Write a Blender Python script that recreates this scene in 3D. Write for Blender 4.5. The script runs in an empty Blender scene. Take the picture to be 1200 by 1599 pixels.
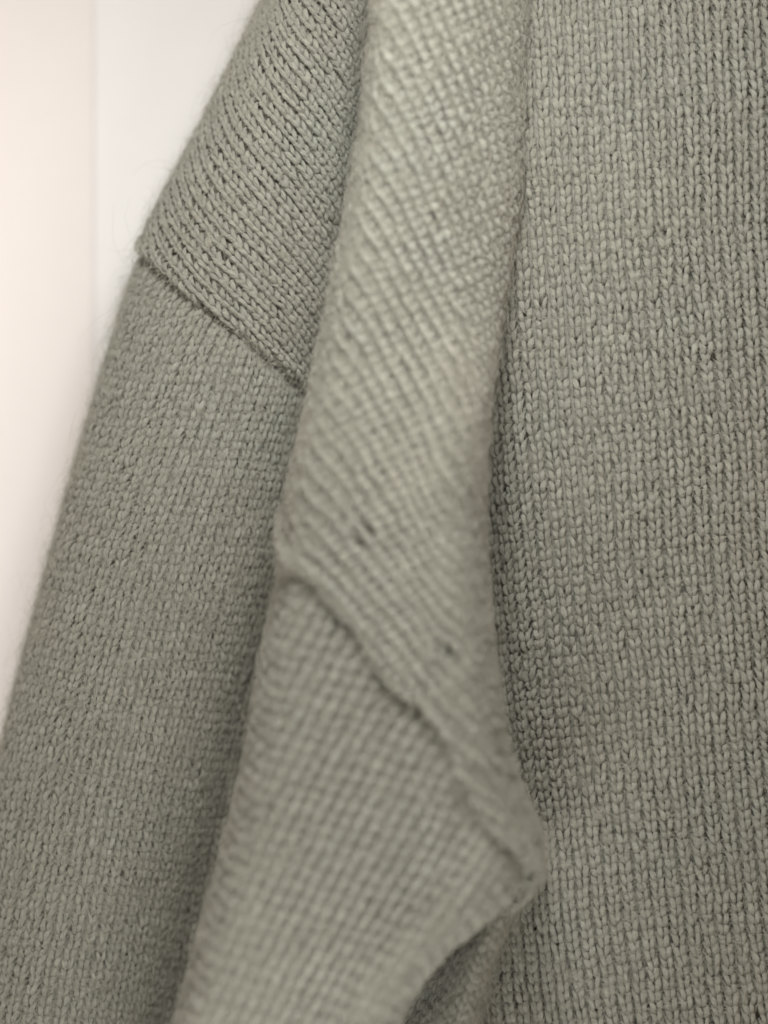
import bpy, math, random
import numpy as np
from mathutils import Vector

rng = np.random.default_rng(7)
sc = bpy.context.scene
sc.unit_settings.system = 'METRIC'
sc.unit_settings.scale_length = 0.01            # one unit is one centimetre

# ------------------------------------------------------------------ camera
D = 15.0                                         # cm from lens to the sharp knit
KP = 0.0065                                      # cm per photograph pixel at that distance
cam_d = bpy.data.cameras.new('camera')
cam = bpy.data.objects.new('camera', cam_d)
sc.collection.objects.link(cam)
cam.location = (0, -D, 0)
cam.rotation_euler = (math.radians(90), 0, 0)
cam_d.sensor_fit = 'HORIZONTAL'
cam_d.sensor_width = 36
cam_d.lens = 36 * D / (1200 * KP)
cam_d.clip_start = 0.5
cam_d.clip_end = 2000
cam_d.dof.use_dof = True
cam_d.dof.focus_distance = D - 0.05
APERTURE = 0.56                                  # lens opening, cm across
cam_d.dof.aperture_fstop = cam_d.lens * 0.001 / APERTURE
sc.camera = cam

# ------------------------------------------------------------------ world, lamps, exposure
w = bpy.data.worlds.new('World')
sc.world = w
w.use_nodes = True
w.node_tree.nodes['Background'].inputs[0].default_value = (1.0, 0.82, 0.63, 1)
w.node_tree.nodes['Background'].inputs[1].default_value = 0.22


def area(name, loc, target, size, power, col):
    d = bpy.data.lights.new(name, 'AREA')
    d.shape = 'RECTANGLE'
    d.size, d.size_y = size
    d.energy = power
    d.color = col
    o = bpy.data.objects.new(name, d)
    sc.collection.objects.link(o)
    o.location = loc
    o.rotation_euler = (Vector(target) - Vector(loc)).to_track_quat('-Z', 'Y').to_euler()
    return o


# unseen key lamp close above, added low fill, added wash to brighten the wall
area('key_light', (0.2, -7.9, 5.8), (-0.1, 0, 0.3), (2.8, 2.6), 900, (1.0, 0.995, 0.965))  # unseen lamp, set near so the fold catches more light
area('low_fill_light', (-0.9, -7.2, -6.4), (-0.9, 0, -3), (3.4, 2.2), 300, (1.0, 0.995, 0.965))  # added fill that brightens the lower part of the fold
ww = area('wall_wash_light', (-11.5, 0.4, 0.0), (-4.2, 3.8, 0.0), (2, 18), 270, (1.0, 0.99, 0.985))  # added only to lift the brightness of the wall
ww.data.spread = math.radians(75)

sc.view_settings.view_transform = 'Standard'
sc.view_settings.look = 'None'
sc.view_settings.exposure = 0
sc.view_settings.gamma = 1


# ------------------------------------------------------------------ helpers
def hermite(xs, ys, q):
    xs = np.asarray(xs, float); ys = np.asarray(ys, float); q = np.asarray(q, float)
    d = np.diff(ys) / np.diff(xs)
    m = np.empty_like(ys)
    m[1:-1] = (d[1:] * np.diff(xs)[:-1] + d[:-1] * np.diff(xs)[1:]) / (xs[2:] - xs[:-2])
    m[0], m[-1] = d[0], d[-1]
    i = np.clip(np.searchsorted(xs, q) - 1, 0, len(xs) - 2)
    hh = xs[i + 1] - xs[i]
    t = (q - xs[i]) / hh
    t = np.clip(t, -3, 4)
    lin_lo, lin_hi = t < 0, t > 1
    tc = np.clip(t, 0, 1)
    r = ((2*tc**3 - 3*tc**2 + 1) * ys[i] + (tc**3 - 2*tc**2 + tc) * hh * m[i]
         + (-2*tc**3 + 3*tc**2) * ys[i+1] + (tc**3 - tc**2) * hh * m[i+1])
    r = np.where(lin_lo, ys[0] + (q - xs[0]) * m[0], r)
    r = np.where(lin_hi, ys[-1] + (q - xs[-1]) * m[-1], r)
    return r


def curve(pts):
    p = np.array(pts, float)
    return lambda q: hermite(p[:, 0], p[:, 1], q)


def to_world(px, py, h):
    s = KP * (D - h) / D
    return np.stack([(px - 600) * s, -h + 0 * px, (799.5 - py) * s], -1)


class Noise2:
    """smooth 2-d noise, about -1..1"""
    def __init__(self, cell, seed, n=96):
        r = np.random.default_rng(seed)
        self.g = r.uniform(-1, 1, (n, n)); self.cell = cell; self.n = n

    def __call__(self, x, y):
        u = np.asarray(x, float) / self.cell + 31.3; v = np.asarray(y, float) / self.cell + 17.7
        i = np.floor(u).astype(int); j = np.floor(v).astype(int)
        fu = u - i; fv = v - j
        fu = fu*fu*(3-2*fu); fv = fv*fv*(3-2*fv)
        n = self.n; g = self.g
        return ((g[i % n, j % n]*(1-fu) + g[(i+1) % n, j % n]*fu)*(1-fv)
                + (g[i % n, (j+1) % n]*(1-fu) + g[(i+1) % n, (j+1) % n]*fu)*fv)


class Cloth:
    """a sheet of fabric. section(py) gives control points (px, h) across; coordinates (A, B) on it are
    B = height in the sheet, A = distance across measured along the cloth, in 0.065 mm steps"""
    def __init__(self, y0, y1, section, ref, step=8, astep=3, ripple=0.0, seed=1):
        self.B0, self.step, self.astep = y0, step, astep
        pys = np.arange(y0, y1 + step, step, dtype=float)
        self.B1 = pys[-1]
        rows = []
        n1 = Noise2(150, seed); n2 = Noise2(60, seed + 50)
        for py in pys:
            c = np.array(section(py), float)
            e = np.stack([c[:, 0], c[:, 1] / KP], 1)
            ch = np.concatenate([[0], np.cumsum(np.sqrt(np.linalg.norm(np.diff(e, axis=0), axis=1)))])
            t = np.linspace(0, ch[-1], 220)
            x = hermite(ch, e[:, 0], t); z = hermite(ch, e[:, 1], t)
            arc = np.concatenate([[0], np.cumsum(np.hypot(np.diff(x), np.diff(z)))])
            aref = np.interp(ch[ref], t, arc)
            rows.append((arc - aref + c[ref, 0], x, z * KP))
        amin = min(r[0][0] for r in rows); amax = max(r[0][-1] for r in rows)
        self.A0 = amin
        ag = np.arange(amin, amax + astep, astep)
        self.lo = np.array([r[0][0] for r in rows]); self.hi = np.array([r[0][-1] for r in rows])
        X = np.array([np.interp(ag, r[0], r[1]) for r in rows])
        H = np.array([np.interp(ag, r[0], r[2]) for r in rows])
        # slight smoothing down the sheet
        for _ in range(2):
            for M in (X, H):
                M[1:-1] = (M[:-2] + 2 * M[1:-1] + M[2:]) / 4
        PY = np.repeat(pys[:, None], len(ag), 1)
        AG = np.repeat(ag[None], len(pys), 0)
        H = H + ripple * (n1(AG, PY) + 0.35 * n2(AG, PY))
        self.ag, self.pys, self.X, self.H = ag, pys, X, H
        self.P = to_world(X, PY, H)
        dA = np.gradient(self.P, axis=1) / astep
        dB = np.gradient(self.P, axis=0) / step
        N = np.cross(dA, dB)
        N /= np.maximum(np.linalg.norm(N, axis=-1, keepdims=True), 1e-9)
        f = N[:, :, 1]
        c0 = int(np.argmin(abs(ag - np.mean([section(y)[ref][0] for y in pys]))))
        if np.median(f[:, max(c0-3, 0):c0+4]) > 0:
            N = -N
        self.N = N

    def _bil(self, M, A, B):
        u = (np.asarray(A) - self.A0) / self.astep; v = (np.asarray(B) - self.B0) / self.step
        u = np.clip(u, 0, M.shape[1] - 1.001); v = np.clip(v, 0, M.shape[0] - 1.001)
        i = u.astype(int); j = v.astype(int); fu = (u - i)[..., None]; fv = (v - j)[..., None]
        return ((M[j, i]*(1-fu) + M[j, i+1]*fu)*(1-fv) + (M[j+1, i]*(1-fu) + M[j+1, i+1]*fu)*fv)

    def at(self, A, B):
        P = self._bil(self.P, A, B); N = self._bil(self.N, A, B)
        N /= np.maximum(np.linalg.norm(N, axis=-1, keepdims=True), 1e-9)
        return P, N

    def inside(self, A, B, m=0):
        B = np.asarray(B)
        lo = np.interp(B, self.pys, self.lo); hi = np.interp(B, self.pys, self.hi)
        return (A > lo + m) & (A < hi - m) & (B > self.B0 + m) & (B < self.B1 - m)

    def A_of(self, px, py):
        """A of the front of the cloth at a place"""
        j = int(np.clip(round((py - self.B0) / self.step), 0, len(self.pys) - 1))
        front = self.N[j, :, 1] < -0.12
        k = np.where(front)[0]
        best = k[np.argmin(abs(self.X[j, k] - px))]
        return self.ag[best] + (px - self.X[j, best]) * 0.6


def new_mesh(name, verts, faces, mat, parent, smooth=True, uv=None, tone=None):
    me = bpy.data.meshes.new(name)
    verts = np.ascontiguousarray(verts, dtype=np.float32); faces = np.ascontiguousarray(faces, dtype=np.int32)
    me.vertices.add(len(verts)); me.vertices.foreach_set('co', verts.ravel())
    k = faces.shape[1]
    me.loops.add(faces.size); me.loops.foreach_set('vertex_index', faces.ravel())
    me.polygons.add(len(faces))
    me.polygons.foreach_set('loop_start', np.arange(0, faces.size, k, dtype=np.int32))
    me.polygons.foreach_set('use_smooth', np.full(len(faces), smooth))
    if uv is not None:
        l = me.uv_layers.new(name='yarn')
        l.data.foreach_set('uv', np.ascontiguousarray(uv[faces.ravel()], dtype=np.float32).ravel())
    if tone is not None:
        a = me.attributes.new('tone', 'FLOAT', 'POINT')
        a.data.foreach_set('value', np.ascontiguousarray(tone, dtype=np.float32))
    me.update(calc_edges=True)
    me.materials.append(mat)
    o = bpy.data.objects.new(name, me)
    sc.collection.objects.link(o)
    if parent is not None:
        o.parent = parent
    return o


# ------------------------------------------------------------------ materials
def nodes_of(name):
    m = bpy.data.materials.new(name); m.use_nodes = True
    nt = m.node_tree
    return m, nt, nt.nodes['Principled BSDF']


def N_(nt, t, **kw):
    n = nt.nodes.new(t)
    for k, v in kw.items():
        setattr(n, k, v)
    return n


def math_(nt, op, a, b=None, c=None):
    n = N_(nt, 'ShaderNodeMath', operation=op)
    for i, v in enumerate((a, b, c)):
        if v is None:
            continue
        if isinstance(v, (int, float)):
            n.inputs[i].default_value = v
        else:
            nt.links.new(v, n.inputs[i])
    return n.outputs[0]


BASE = (0.397, 0.395, 0.342)


def wool(name, strands=True):
    m, nt, p = nodes_of(name)
    L = nt.links.new
    tc = N_(nt, 'ShaderNodeTexCoord')
    # broad, faint sage-to-stone drift: warm and cool light painted into the colour
    big = N_(nt, 'ShaderNodeTexNoise'); big.inputs['Scale'].default_value = 0.38; big.inputs['Detail'].default_value = 3
    big.inputs['Roughness'].default_value = 0.6
    L(tc.outputs['Object'], big.inputs['Vector'])
    ramp = N_(nt, 'ShaderNodeValToRGB')
    ramp.color_ramp.elements[0].position = 0.36; ramp.color_ramp.elements[1].position = 0.64
    ramp.color_ramp.elements[0].color = (BASE[0]*0.975, BASE[1]*1.0, BASE[2]*0.995, 1)
    ramp.color_ramp.elements[1].color = (BASE[0]*1.015, BASE[1]*0.99, BASE[2]*0.97, 1)
    L(big.outputs['Fac'], ramp.inputs[0])
    # heathered fibres
    fine = N_(nt, 'ShaderNodeTexNoise'); fine.inputs['Scale'].default_value = 42; fine.inputs['Detail'].default_value = 4
    L(tc.outputs['Object'], fine.inputs['Vector'])
    hsv = N_(nt, 'ShaderNodeHueSaturation')
    v = math_(nt, 'MULTIPLY_ADD', fine.outputs['Fac'], 0.5, 0.75)
    if strands:
        at = N_(nt, 'ShaderNodeAttribute', attribute_name='tone')
        v = math_(nt, 'MULTIPLY', v, at.outputs['Fac'])
    L(v, hsv.inputs['Value'])
    L(ramp.outputs[0], hsv.inputs['Color'])
    L(hsv.outputs[0], p.inputs['Base Color'])
    p.inputs['Roughness'].default_value = 0.85
    p.inputs['Specular IOR Level'].default_value = 0.25
    p.inputs['Sheen Weight'].default_value = 0.3
    p.inputs['Subsurface Weight'].default_value = 0.2
    p.inputs['Subsurface Radius'].default_value = (1.0, 0.9, 0.75)
    p.inputs['Subsurface Scale'].default_value = 0.03
    p.inputs['Sheen Roughness'].default_value = 0.45
    p.inputs['Sheen Tint'].default_value = (0.95, 0.92, 0.84, 1)
    bump = N_(nt, 'ShaderNodeBump'); bump.inputs['Strength'].default_value = 0.9
    bump.inputs['Distance'].default_value = 0.012
    if strands:
        uv = N_(nt, 'ShaderNodeUVMap', uv_map='yarn')
        sep = N_(nt, 'ShaderNodeSeparateXYZ'); L(uv.outputs[0], sep.inputs[0])
        # plies twisted round each other
        ph = math_(nt, 'ADD', math_(nt, 'MULTIPLY', sep.outputs[1], 3.0), math_(nt, 'MULTIPLY', sep.outputs[0], 2.1))
        wob = math_(nt, 'MULTIPLY', fine.outputs['Fac'], 0.5)
        ply = math_(nt, 'SINE', math_(nt, 'MULTIPLY', math_(nt, 'ADD', ph, wob), 6.2832))
        comb = N_(nt, 'ShaderNodeCombineXYZ')
        L(math_(nt, 'MULTIPLY', ph, 9.0), comb.inputs[0]); L(math_(nt, 'MULTIPLY', sep.outputs[0], 2.5), comb.inputs[1])
        fib = N_(nt, 'ShaderNodeTexNoise'); fib.inputs['Scale'].default_value = 1.6; fib.inputs['Detail'].default_value = 3
        L(comb.outputs[0], fib.inputs['Vector'])
        hgt = math_(nt, 'ADD', math_(nt, 'MULTIPLY', ply, 0.28), math_(nt, 'MULTIPLY', fib.outputs['Fac'], 0.9))
        L(hgt, bump.inputs['Height'])
    else:
        f2 = N_(nt, 'ShaderNodeTexNoise'); f2.inputs['Scale'].default_value = 30; f2.inputs['Detail'].default_value = 4
        L(tc.outputs['Object'], f2.inputs['Vector'])
        L(f2.outputs['Fac'], bump.inputs['Height'])
    L(bump.outputs[0], p.inputs['Normal'])
    return m


YARN = wool('cashmere_yarn')
BACK = wool('cashmere_ground', False)
HALO, _nt, _p = nodes_of('cashmere_fuzz')
_p.inputs['Base Color'].default_value = (BASE[0]*1.25, BASE[1]*1.22, BASE[2]*1.2, 1)
_p.inputs['Roughness'].default_value = 0.8
_p.inputs['Specular IOR Level'].default_value = 0.2


def paint(name, col, scale=3.0):
    m, nt, p = nodes_of(name)
    L = nt.links.new
    tc = N_(nt, 'ShaderNodeTexCoord')
    n = N_(nt, 'ShaderNodeTexNoise'); n.inputs['Scale'].default_value = scale; n.inputs['Detail'].default_value = 6
    L(tc.outputs['Object'], n.inputs['Vector'])
    mix = N_(nt, 'ShaderNodeMix', data_type='RGBA')
    mix.inputs['A'].default_value = (*[c * 0.97 for c in col], 1); mix.inputs['B'].default_value = (*col, 1)
    L(n.outputs['Fac'], mix.inputs['Factor'])
    L(mix.outputs['Result'], p.inputs['Base Color'])
    b = N_(nt, 'ShaderNodeBump'); b.inputs['Strength'].default_value = 0.15; b.inputs['Distance'].default_value = 0.02
    n2 = N_(nt, 'ShaderNodeTexNoise'); n2.inputs['Scale'].default_value = 14; n2.inputs['Detail'].default_value = 4
    L(tc.outputs['Object'], n2.inputs['Vector']); L(n2.outputs['Fac'], b.inputs['Height']); L(b.outputs[0], p.inputs['Normal'])
    p.inputs['Roughness'].default_value = 0.6
    return m


# ------------------------------------------------------------------ the wall behind
WY = 3.8
def px_at(px, y):                                # x of a photograph column at distance y behind the knit
    return (px - 600) * KP * (D + y) / D


def slab(name, x0, x1, y0, y1, z0, z1, mat, bev=0.05):
    import bmesh
    bm = bmesh.new()
    bmesh.ops.create_cube(bm, size=1)
    for v in bm.verts:
        v.co = Vector(((x0+x1)/2 + v.co.x*(x1-x0), (y0+y1)/2 + v.co.y*(y1-y0), (z0+z1)/2 + v.co.z*(z1-z0)))
    bmesh.ops.bevel(bm, geom=bm.edges[:], offset=bev, segments=3, affect='EDGES')
    me = bpy.data.meshes.new(name); bm.to_mesh(me); bm.free()
    me.materials.append(mat)
    o = bpy.data.objects.new(name, me); sc.collection.objects.link(o)
    return o


edge = px_at(146, WY)
wall = slab('wall', -60, 60, WY, WY + 3, -70, 70, paint('white_wall_paint', (0.90, 0.885, 0.875)))
wall['kind'] = 'structure'
trim = slab('wall_trim', -14, edge, WY - 0.010, WY - 0.002, -70, 70, paint('cream_trim_paint', (0.885, 0.825, 0.795)), 0.003)
trim['kind'] = 'structure'
trim.rotation_euler = (0, math.radians(0.0), 0)

# ------------------------------------------------------------------ the sweater
sweater = bpy.data.objects.new('sweater', None)
sc.collection.objects.link(sweater)
sweater.location = (0, 0, 0)
sweater['label'] = 'sage grey fine knit cashmere sweater hanging in folds against the white wall'
sweater['category'] = 'sweater'

# -------- outlines of the folds
roll_left = curve([(a, b + 12) for a, b in [(-200, 500), (0, 404), (100, 354), (220, 294), (330, 236), (385, 212), (440, 192), (520, 168), (680, 120),
                   (890, 62), (1040, 22), (1130, 0), (1300, -34), (1500, -75), (1800, -135)]])
fold_left = curve([(-200, 610), (0, 592), (250, 565), (450, 527), (600, 496), (770, 461), (870, 447), (1000, 420), (1200, 384),
                   (1330, 352), (1450, 320), (1599, 280), (1800, 228)])
fold_right = curve([(-200, 800), (0, 800), (250, 795), (500, 768), (700, 750), (800, 747), (950, 755), (1080, 769), (1180, 787),
                    (1250, 810), (1300, 832), (1335, 838), (1370, 822), (1405, 792), (1440, 750), (1475, 706), (1510, 672),
                    (1550, 643), (1599, 620), (1700, 588), (1800, 550)])
under_right = curve([(1300, 838), (1350, 834), (1400, 812), (1450, 787), (1490, 769), (1530, 756), (1580, 740), (1650, 718), (1800, 670)])
lerp = lambda q, pts: float(np.interp(q, [p[0] for p in pts], [p[1] for p in pts]))


def sm(q, a, b):
    t = min(1, max(0, (q - a) / (b - a))); return t*t*(3-2*t)


def sec_body(y):
    k = sm(y, 400, 950)                          # how deep the valley beside the fold is
    lx = lerp(y, [(-200, 800), (700, 778), (950, 778), (1300, 800), (1500, 760), (1800, 690)])
    if y > 1000:
        lx = min(lx, float(under_right(max(y, 1300))) + 5) if y > 1300 else lx
    return [(lx - 110, -0.5 - 1.2*k), (lx - 50, -0.2 - 0.6*k), (lx - 12, -0.05 - 0.34*k), (lx + 30, 0.06 - 0.14*k), (lx + 90, 0.12 - 0.02*k),
            (lx + 200, 0.16), (lx + 330, 0.12), (1290, -0.02), (1420, -0.3)]


def sec_roll(y):
    l = float(roll_left(y)); f = float(fold_left(y)); wd = f - l
    v = sm(y, 500, 1300)
    return [(l + 110, -2.35), (l + 38, -1.95), (l + 5, -1.35), (l, -0.95), (l + 14, -0.55), (l + 0.22*wd, -0.16), (l + 0.48*wd, 0.03 - 0.03*v),
            (l + 0.78*wd, -0.15 - 0.36*v), (f - 14, -0.5 - 0.6*v), (f + 45, -1.0), (f + 95, -2.0)]


def sec_fold(y):
    l = float(fold_left(y)); r = float(fold_right(y)); wd = r - l
    top = 1 - sm(y, 100, 700)                    # the fold flattens into the body at the top
    b = sm(y, 1000, 1400)
    g = 0.15*sm(y, 0, 600) + 0.35*sm(y, 500, 1500)
    hl = 1.05 - 0.25*top
    hr = 1.75 - 1.25*top - 0.05*b
    pts = [(l + 75, -1.7), (l + 16, -0.35), (l, 0.45), (l + 5, 1.15), (l + 0.12*wd, 1.78), (l + 0.36*wd, 1.74),
           (l + 0.64*wd, 1.78 - 0.1*b), (r - 0.14*wd, 1.98 - 0.85*top), (r - 8, 1.5 - 0.65*top), (r, 0.85 - 0.4*top), (r - 10, 0.25), (r - 45, -0.9)]
    soft = [(l + 75, -1.7), (l + 16, -0.35), (l, 0.4), (l + 6, 0.95), (l + 0.13*wd, 1.45), (l + 0.38*wd, 1.35),
            (l + 0.68*wd, 1.05), (r - 50, 0.85), (r - 12, 0.55), (r + 8, 0.25), (r + 16, -0.1), (r + 10, -0.6)]
    q = 1 - sm(y, 300, 780)
    pts = [(a[0]*(1-q) + b[0]*q, a[1]*(1-q) + b[1]*q) for a, b in zip(pts, soft)]
    k = (0, 0.6, 1, 1, 1, 1, 1, 1, 1, 1, 0.6, 0)
    return [(px, h + g*q) for (px, h), q in zip(pts, k)]


def sec_under(y):
    r = float(under_right(y)); f = float(fold_right(y))
    g = max(r - f, 12)
    return [(f - 110, -0.2), (f - 50, -0.1), (f + 0.1*g, 0.05), (f + 0.55*g, 0.5), (r - 16, 0.95), (r, 0.6), (r - 6, -0.05), (r - 45, -0.9)]


body = Cloth(-160, 1760, sec_body, 5, ripple=0.03, seed=3)
roll = Cloth(-160, 1760, sec_roll, 6, ripple=0.03, seed=5)
fold = Cloth(-160, 1760, sec_fold, 5, ripple=0.035, seed=9)
under = Cloth(1330, 1760, sec_under, 3, ripple=0.01, seed=11)


# -------- the armhole seam: above it the shoulder knit ends in a rolled lip, below it the sleeve starts in a groove
class Seam:
    def __init__(self, cloth, pts):
        a = sorted((cloth.A_of(x, y), y) for x, y in pts)
        s0 = (a[1][1]-a[0][1])/(a[1][0]-a[0][0]); s1 = (a[-1][1]-a[-2][1])/(a[-1][0]-a[-2][0])
        s0, s1 = min(s0, 1.0), min(s1, 1.3)
        a = [(a[0][0]-300, a[0][1]-300*s0)] + a + [(a[-1][0]+300, a[-1][1]+300*s1)]
        self.a = np.array(a)
        g = np.arange(a[0][0], a[-1][0], 4.0)
        self.g = g; self.y = np.interp(g, self.a[:, 0], self.a[:, 1])
        kern = np.hanning(7); kern /= kern.sum()
        yy = np.convolve(np.pad(self.y, 3, mode='edge'), kern, 'valid')
        self.y[3:-3] = yy[3:-3]
        self.sl = np.gradient(self.y, g)

    def d(self, A, B):
        """how far above the seam"""
        y = np.interp(A, self.g, self.y); s = np.interp(A, self.g, self.sl)
        return (y - B) / np.sqrt(1 + s*s)


seam_roll = Seam(roll, [(205, 392), (240, 412), (275, 448), (320, 486), (370, 520), (420, 563), (470, 606)])
seam_fold = Seam(fold, [(436, 850), (470, 895), (505, 932), (556, 992), (590, 1048), (625, 1088), (672, 1114), (700, 1152), (712, 1202), (734, 1254), (778, 1312), (822, 1356)])


def lift_upper(seam, ridge=0.035):
    def f(A, B):
        d = seam.d(A, B)
        q = np.clip(d / 11, 0, 1)
        lip = -0.14 * (1 - q)**2.4 + ridge*np.exp(-((d - 11)/8)**2)
        return lip + 0.03
    return f


def lift_lower(seam, deep=0.21):
    def f(A, B):
        d = -seam.d(A, B)
        return -deep * np.exp(-np.clip(d + 6, 0, 400)/11.5) - 0.01
    return f


flat = lambda A, B: 0*A


# -------- knitting
RINGS = 7
SIDES = 8
TT = np.linspace(0.0, 1.0, RINGS)
PHI = np.arange(SIDES) / SIDES * 2 * np.pi


class Lattice:
    """columns w and courses c -> (A, B).  pts: (x, y, angle) along a path that crosses the columns; a column passes
    there at angle degrees from straight up, clockwise.  bend: change of that angle along a column, degrees per 1000;
    shear: courses gained for each column"""
    def __init__(self, pts, row, pitch, shear=0.0, bend=0.0, seed=0, warp=1.0):
        p = np.array(pts, float)
        ws, ss = [0.0], [0.0]
        for a, b in zip(p[:-1], p[1:]):
            th = math.radians((a[2] + b[2])/2); dx, dy = b[0]-a[0], b[1]-a[1]
            ws.append(ws[-1] + (dx*math.cos(th) + dy*math.sin(th))/pitch)
            ss.append(ss[-1] - (dx*math.sin(th) - dy*math.cos(th))/row)
        self.p, self.w, self.s = p, np.array(ws), np.array(ss) + shear*np.array(ws)
        self.row, self.pitch, self.bend, self.warp = row, pitch, bend, warp
        self.n1 = Noise2(7, seed+100); self.n2 = Noise2(7, seed+101); self.n3 = Noise2(2.3, seed+102); self.n4 = Noise2(2.3, seed+103)

    def _ip(self, w, v, ext=True):
        r = np.interp(w, self.w, v)
        if ext:
            r = np.where(w < self.w[0], v[0] + (w-self.w[0])*(v[1]-v[0])/(self.w[1]-self.w[0]), r)
            r = np.where(w > self.w[-1], v[-1] + (w-self.w[-1])*(v[-1]-v[-2])/(self.w[-1]-self.w[-2]), r)
        return r

    def ab(self, w, c):
        w = np.asarray(w, float); c = np.asarray(c, float)
        x = self._ip(w, self.p[:, 0]); y = self._ip(w, self.p[:, 1]); s = self._ip(w, self.s)
        th = np.radians(self._ip(w, self.p[:, 2], False))
        k = self.warp
        cc = c + k*(0.45*self.n1(w, c*0.6) + 0.16*self.n3(w, c))
        dist = (cc + s) * self.row
        thm = th + np.radians(self.bend) * dist / 2000
        x = x + np.sin(thm)*dist; y = y - np.cos(thm)*dist
        off = k*self.pitch*(0.22*self.n2(w, c*0.6) + 0.06*self.n4(w, c))
        x = x + np.cos(th)*off; y = y + np.sin(th)*off
        return x, y


def knit(panel, cloth, lat, wr, cr, keep, lift=flat, fat=1.0, tilt=0.0, relief=1.0, strand=0.0, spread=0.25, splay=0.50, long=1.62, asym=0.0, holes=(), seed=0, tone=1.0):
    """one mesh for each column of stitches"""
    r = np.random.default_rng(seed)
    z = lambda: None
    pr = lat.pitch * KP                              # column pitch, cm
    n_col = 0
    for wv in range(wr[0], wr[1]):
        cs = np.arange(cr[0], cr[1])
        A, B = lat.ab(np.full(len(cs), float(wv)), cs)
        ok = keep(A, B) & cloth.inside(A, B, 4)
        if ok.sum() < 4:
            continue
        # contiguous runs
        idx = np.where(ok)[0]
        cut = np.where(np.diff(idx) > 1)[0]
        runs = np.split(idx, cut + 1)
        for run in runs:
            if len(run) < 3:
                continue
            V, F, UV, TN = [], [], [], []
            base = 0
            c = cs[run].astype(float)
            n = len(c)
            for side in (-1, 1):
                jx = r.normal(0, 0.035, n); jy = r.normal(0, 0.055, n); jz = r.normal(0, 0.010, n)
                wid = fat * np.clip(r.normal(1, 0.09, n), 0.75, 1.28)
                ln = np.clip(r.normal(1, 0.07, n), 0.8, 1.2)
                t = TT[None, :]
                up = splay + r.normal(0, 0.05, n)[:, None]
                s = t - 0.5
                xx = side*(spread + up*s*0.72) + tilt*s*0.5*(1 if side > 0 else 1) + jx[:, None] - side*0.05*np.cos(np.pi*s)
                yy = c[:, None] + jy[:, None] + s*long*(1 - (asym if side > 0 else -0.25*asym))*ln[:, None] + (0.06*side)
                a, b = lat.ab(wv + xx, yy)
                for hx, hy, hr, hs in holes:     # a dropped or snagged stitch spreads its neighbours
                    dx, dy = a - hx, b - hy
                    q = np.sqrt(dx*dx + dy*dy) + 1e-6
                    push = hs*np.exp(-(q/hr)**2)
                    a = a + dx/q*push; b = b + dy/q*push
                P, N = cloth.at(a, b)
                arch = np.sin(np.pi*t)**0.9
                zz = relief*pr*(-0.40 + 0.46*arch - 0.12*s) + jz[:, None]*pr*6 + lift(a, b) - side*strand*0.012
                P = P + N*zz[..., None]
                T = np.gradient(P, axis=1)
                T /= np.maximum(np.linalg.norm(T, axis=-1, keepdims=True), 1e-9)
                S = np.cross(T, N); S /= np.maximum(np.linalg.norm(S, axis=-1, keepdims=True), 1e-9)
                U = np.cross(S, T)
                rad = (1 - side*strand*0.12)*min(pr, 0.165)*0.222*wid[:, None]*(0.22 + 0.78*np.sin(np.pi*(0.03 + 0.94*t))**1.1)
                tw = r.uniform(0, 6.28, n)[:, None, None]
                lob = 1 + 0.07*np.sin(2*PHI[None, None, :] - 5*t[..., None] + tw)
                ring = (P[:, :, None, :] + (rad[..., None]*lob*np.cos(PHI))[..., None]*S[:, :, None, :]
                        + (0.92*rad[..., None]*lob*np.sin(PHI))[..., None]*U[:, :, None, :])
                nv = n*RINGS*SIDES
                V.append(ring.reshape(-1, 3))
                k = np.arange(n*RINGS - 1)[:, None]*SIDES
                i0 = np.arange(SIDES)[None]; i1 = (i0 + 1) % SIDES
                q = np.stack([k + i0, k + i1, k + SIDES + i1, k + SIDES + i0], -1).reshape(-1, 4) + base
                F.append(q)
                uu = (np.repeat((c + 0.37*wv)[:, None], RINGS, 1)*1.7 + t)[..., None] + 0*PHI
                vv = np.abs(PHI/np.pi - 1)[None, None, :] + 0*uu + r.uniform(0, 9, n)[:, None, None]
                UV.append(np.stack([uu, vv], -1).reshape(-1, 2))
                tn = tone*np.clip(r.normal(1, 0.055, n), 0.85, 1.17)
                TN.append(np.repeat(tn, RINGS*SIDES))
                base += nv
            new_mesh('knit_column', np.concatenate(V), np.concatenate(F), YARN, panel, uv=np.concatenate(UV), tone=np.concatenate(TN))
            n_col += 1
    return n_col


def ground(name, cloth, keep, lift, depth, label, holes=()):
    """the close inner face of the knit, the ground that the columns of stitches stand on"""
    A, B = np.meshgrid(cloth.ag[::2], cloth.pys)
    ok = cloth.inside(A, B, -1) & keep(A, B)
    P, N = cloth.at(A, B)
    dep = depth + 0*A
    for hx, hy, hr, hs in holes:
        dep = dep + 0.045*hr*np.exp(-(((A-hx)**2 + (B-hy)**2)/(hr*1.1)**2))
    P = P + N*(lift(A, B) - dep)[..., None]
    h, wd = A.shape
    idx = np.arange(h*wd).reshape(h, wd)
    f = np.stack([idx[:-1, :-1], idx[:-1, 1:], idx[1:, 1:], idx[1:, :-1]], -1).reshape(-1, 4)
    good = (ok[:-1, :-1] & ok[:-1, 1:] & ok[1:, 1:] & ok[1:, :-1]).ravel()
    f = f[good]
    used = np.unique(f); remap = np.full(h*wd, -1); remap[used] = np.arange(len(used))
    o = new_mesh(name, P.reshape(-1, 3)[used], remap[f], BACK, sweater)
    if label:
        o['label'] = label
    return o


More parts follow.
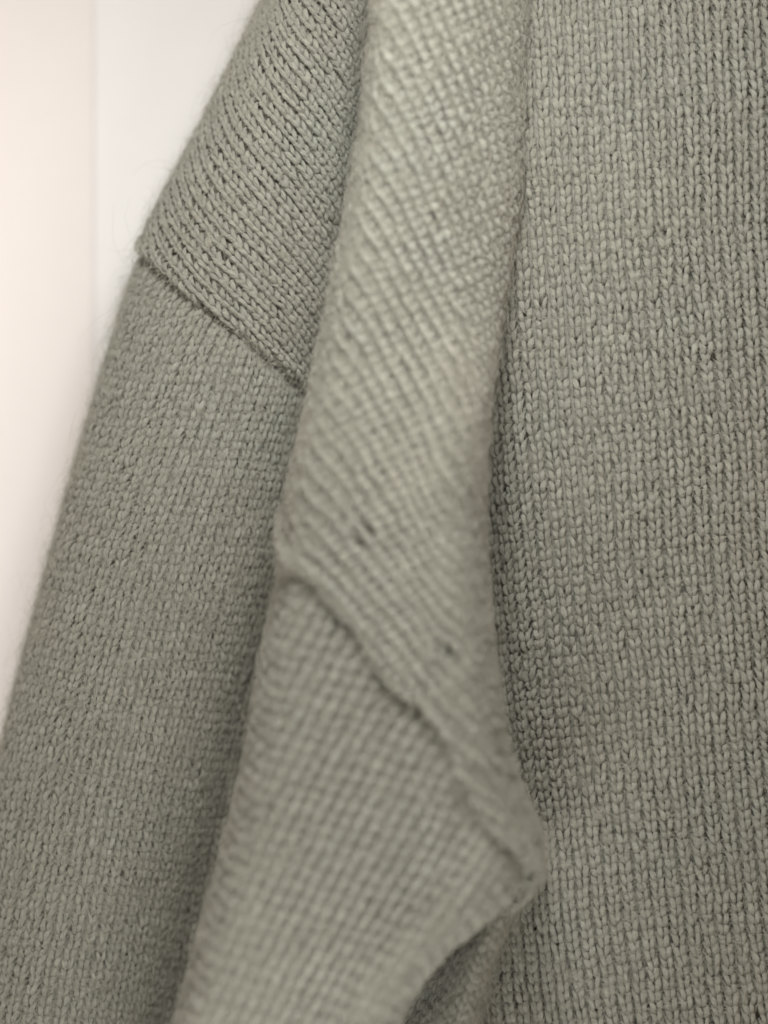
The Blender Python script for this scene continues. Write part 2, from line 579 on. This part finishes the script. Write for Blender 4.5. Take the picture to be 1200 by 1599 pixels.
def fuzz(panel, cloth, keep, lift, count, seed, length=0.17, px_box=None, rise=0.5, rad=0.0013, holes=()):
    """loose cashmere fibres standing off the knit"""
    r = np.random.default_rng(seed)
    m = 4 if count > 60000 and seed in (44, 45) else 2
    B = r.uniform(cloth.B0, cloth.B1, count*m); A = r.uniform(cloth.ag[0], cloth.ag[-1], count*m)
    P, N = cloth.at(A, B)
    ok = keep(A, B) & cloth.inside(A, B, 2) & (N[:, 1] < 0.35)
    for hx, hy, hr, hs in holes:
        ok &= np.hypot(A-hx, B-hy) > hr + 8
    A, B, P, N = A[ok][:count], B[ok][:count], P[ok][:count], N[ok][:count]
    n = len(A)
    P = P + N*(lift(A, B) + 0.01)[:, None]
    rv = r.normal(0, 1, (n, 3)); tg = rv - N*np.sum(rv*N, 1, keepdims=True); tg /= np.linalg.norm(tg, axis=1, keepdims=True)
    s2 = np.cross(tg, N)
    L = length*np.exp(r.normal(0, 0.45, n)); K = 6
    cv = r.normal(0, 1.6, n); up = np.abs(r.normal(0, rise, n)); t = np.linspace(0, 1, K)
    pts = (P[:, None] + (L[:, None]*t)[..., None]*tg[:, None] + (L[:, None]*cv[:, None]*0.4*t**2)[..., None]*s2[:, None]
           + (L[:, None]*(up[:, None]*(t - 0.55*t**2)) - 0.012 + 0*t)[..., None]*N[:, None])
    pts += r.normal(0, 0.006, pts.shape)
    cu = bpy.data.hair_curves.new('fuzz')
    cu.add_curves([K]*n)
    cu.attributes['position'].data.foreach_set('vector', np.ascontiguousarray(pts, dtype=np.float32).ravel())
    ra = cu.attributes.get('radius') or cu.attributes.new('radius', 'FLOAT', 'POINT')
    ra.data.foreach_set('value', np.ascontiguousarray(np.tile(rad*(1 - 0.6*t), n), dtype=np.float32))
    cu.materials.append(HALO)
    o = bpy.data.objects.new('fuzz', cu); sc.collection.objects.link(o)
    o.parent = panel; o['kind'] = 'stuff'
    return o


DEN = 4.5
yes = lambda A, B: np.ones_like(A, dtype=bool)

# body: upright wales
o = ground('body_panel', body, yes, flat, 0.125, 'upright columns of stitches, sharp, right of the fold')
# pitch in A; wale w passes (x at y=800)
latB = Lattice([(700, 800, -6), (1272, 800, -4)], 15.6, 24.6, seed=1, warp=0.8, bend=2.5)
knit(o, body, latB, (-8, 34), (-70, 70), yes, fat=0.84, splay=0.30, long=1.7, relief=1.15, seed=21)
fuzz(o, body, yes, flat, int(11000*DEN), 31)

# rolled sleeve at the left
kr = lambda A, B: seam_roll.d(A, B) > -1
kl = lambda A, B: seam_roll.d(A, B) < 5
upl, lol = lift_upper(seam_roll), lift_lower(seam_roll)
hl = [(roll.A_of(347, 402), 402, 7, 6)]
o = ground('shoulder_panel', roll, lambda A, B: seam_roll.d(A, B) > -3, upl, 0.09, 'slanting columns of stitches above the seam', hl)
# wales run down to the right, along the seam
latS = Lattice([(330, 472, -46), (520, 60, -37), (610, -110, -35)], 14.6, 19.0, seed=2, warp=0.8)
knit(o, roll, latS, (-18, 50), (-80, 80), kr, upl, fat=0.98, relief=0.92, splay=0.42, tilt=0.4, asym=0.12, seed=22, holes=hl)
fuzz(o, roll, kr, upl, int(9000*DEN), 32, holes=hl)
o = ground('sleeve_panel', roll, lambda A, B: seam_roll.d(A, B) < 12, lol, 0.11, 'long columns of stitches below the seam')
latL = Lattice([(60, 1080, 16), (445, 1080, 11)], 15.2, 22.6, shear=0.24, seed=4, warp=0.9, bend=9)
knit(o, roll, latL, (-14, 32), (-70, 80), kl, lol, fat=0.86, splay=0.30, long=1.8, seed=23)
fuzz(o, roll, kl, lol, int(15000*DEN), 33)

# the fold nearest the lens
kr2 = lambda A, B: seam_fold.d(A, B) > -1
kl2 = lambda A, B: seam_fold.d(A, B) < 5
upf, lof = lift_upper(seam_fold, 0.085), lift_lower(seam_fold, 0.5)
hf = [(fold.A_of(565, 833), 833, 17, 20), (fold.A_of(695, 1015), 1015, 12, 11)]
o = ground('shoulder_fold', fold, lambda A, B: seam_fold.d(A, B) > -3, upf, 0.09, 'soft pale fold of the shoulder knit above the slanting seam', hf)
latF = Lattice([(560, 930, -42), (600, 620, -31), (690, 60, -27)], 16.4, 23.0, shear=-0.25, seed=6, warp=0.8)
knit(o, fold, latF, (-18, 66), (-90, 90), kr2, upf, fat=1.0, spread=0.24, splay=0.38, tilt=0.54, asym=0.2, strand=0.9, relief=0.62, seed=24, holes=hf)
fuzz(o, fold, kr2, upf, int(20000*DEN), 34, rise=0.35, length=0.14, holes=hf)
def crease(A, B):
    # where the fold turns away on either side the knit gets extra pale short pile
    X = fold._bil(fold.X[..., None], A, B)[..., 0]
    l, r = fold_left(B), fold_right(B)
    return np.maximum(np.exp(-np.clip(X - l, 0, 400)/34.0), np.exp(-np.clip(r - X, 0, 400)/46.0)*(1.0 - 0.35*(B > 1380)))


pick = np.random.default_rng(77)
fuzz(o, fold, lambda A, B: (seam_fold.d(A, B) > 5) & (pick.uniform(0, 1, A.shape) < crease(A, B)), upf, 120000, 44, rise=0.35, length=0.1, rad=0.002, holes=hf)
o = ground('sleeve_fold', fold, lambda A, B: seam_fold.d(A, B) < 12, lof, 0.11, 'soft pale fold of the sleeve below the slanting seam')
latG = Lattice([(420, 1300, 27), (770, 1420, 33)], 24.5, 20.5, shear=0.22, seed=8, warp=0.8, bend=6)
knit(o, fold, latG, (-22, 44), (-50, 50), kl2, lof, fat=0.90, spread=0.24, splay=0.38, tilt=0.52, long=1.42, asym=0.3, strand=1.7, relief=1.1, seed=25)
fuzz(o, fold, lambda A, B: seam_fold.d(A, B) < -12, lof, int(20000*DEN), 35, rise=0.35, length=0.14)

fuzz(o, fold, lambda A, B: (seam_fold.d(A, B) < -15) & (pick.uniform(0, 1, A.shape) < crease(A, B)), lof, 110000, 45, rise=0.35, length=0.1, rad=0.002)

# the turned edge under it
o = ground('under_fold', under, yes, flat, 0.05, 'narrow dim fold tucked under the pale sleeve fold')
latU = Lattice([(650, 1520, 24), (830, 1520, 22)], 17, 22, seed=12)
knit(o, under, latU, (-8, 18), (-30, 30), yes, fat=1.0, seed=26)
fuzz(o, under, yes, flat, int(4000*DEN), 36)


# -------- the linking yarn across the seam groove
def linking(cloth, seam, step, seed, deep):
    r = np.random.default_rng(seed)
    g = np.arange(seam.g[40], seam.g[-40], step)
    y = np.interp(g, seam.g, seam.y); s = np.interp(g, seam.g, seam.sl)
    nx, ny = s/np.sqrt(1+s*s), -1/np.sqrt(1+s*s)          # towards the shoulder
    ok = cloth.inside(g, y, 8)
    g, y, nx, ny = g[ok], y[ok], nx[ok], ny[ok]
    n = len(g)
    t = np.linspace(0, 1, 6)[None]
    a = g[:, None] + r.normal(0, 1.5, n)[:, None] + nx[:, None]*(4 - 20*t) + 5*t
    b = y[:, None] + ny[:, None]*(4 - 20*t)
    P, N = cloth.at(a, b)
    z = -deep*(0.95 - 0.45*t) + 0.02*np.sin(np.pi*t) + r.normal(0, 0.008, n)[:, None]
    P = P + N*z[..., None]
    T = np.gradient(P, axis=1); T /= np.linalg.norm(T, axis=-1, keepdims=True)
    S = np.cross(T, N); S /= np.linalg.norm(S, axis=-1, keepdims=True); U = np.cross(S, T)
    rad = 0.034*(0.5 + 0.5*np.sin(np.pi*t))*np.ones((n, 1))
    ring = P[:, :, None] + (rad[..., None]*np.cos(PHI))[..., None]*S[:, :, None] + (rad[..., None]*np.sin(PHI))[..., None]*U[:, :, None]
    # one running thread: rings joined end to end
    K = 6
    k = np.arange(n*K - 1)[:, None]*SIDES
    i0 = np.arange(SIDES)[None]; i1 = (i0+1) % SIDES
    q = np.stack([k+i0, k+i1, k+SIDES+i1, k+SIDES+i0], -1).reshape(-1, 4)
    uv = np.stack([np.repeat(np.arange(n*K)*0.3, SIDES), np.tile(np.abs(PHI/np.pi - 1), n*K)], -1)
    return new_mesh('seam_thread', ring.reshape(-1, 3), q, YARN, sweater, uv=uv, tone=np.full(n*K*SIDES, 0.96))


linking(roll, seam_roll, 11.5, 41, 0.15)
linking(fold, seam_fold, 13.5, 42, 0.42)


# -------- a small pill of felted fibre
def pill(name, cloth, px, py, size, n, seed, label):
    r = np.random.default_rng(seed)
    A = cloth.A_of(px, py); P, N = cloth.at(np.array([A]), np.array([float(py)]))
    c0 = P[0] + N[0]*(size*0.5 + 0.02)
    K = 8; t = np.linspace(0, 1, K)
    d = r.normal(0, 1, (n, 3)); d /= np.linalg.norm(d, axis=1, keepdims=True)
    e = r.normal(0, 1, (n, 3)); e -= d*np.sum(d*e, 1, keepdims=True); e /= np.linalg.norm(e, axis=1, keepdims=True)
    an = r.uniform(1.5, 5, n)[:, None]*t
    rr = (size*r.uniform(0.25, 1.0, n)*np.exp(r.normal(0, 0.3, n)))[:, None, None]*(1 + 0.5*r.uniform(-1, 1, (n, 1, 1))*t[None, :, None])
    pts = c0 + rr*(np.cos(an)[..., None]*d[:, None] + np.sin(an)[..., None]*e[:, None])*np.array([1, 0.6, 1.2])
    cu = bpy.data.hair_curves.new(name); cu.add_curves([K]*n)
    cu.attributes['position'].data.foreach_set('vector', np.ascontiguousarray(pts, dtype=np.float32).ravel())
    ra = cu.attributes.get('radius') or cu.attributes.new('radius', 'FLOAT', 'POINT')
    ra.data.foreach_set('value', np.full(n*K, 0.0018, dtype=np.float32))
    cu.materials.append(HALO)
    o = bpy.data.objects.new(name, cu); sc.collection.objects.link(o); o.parent = sweater
    o['label'] = label
    return o


pill('pill', body, 935, 1272, 0.045, 170, 51, 'small pale pill of fibre low on the right panel')
pill('pill', roll, 330, 378, 0.04, 160, 52, 'pale snagged pill above the left seam')
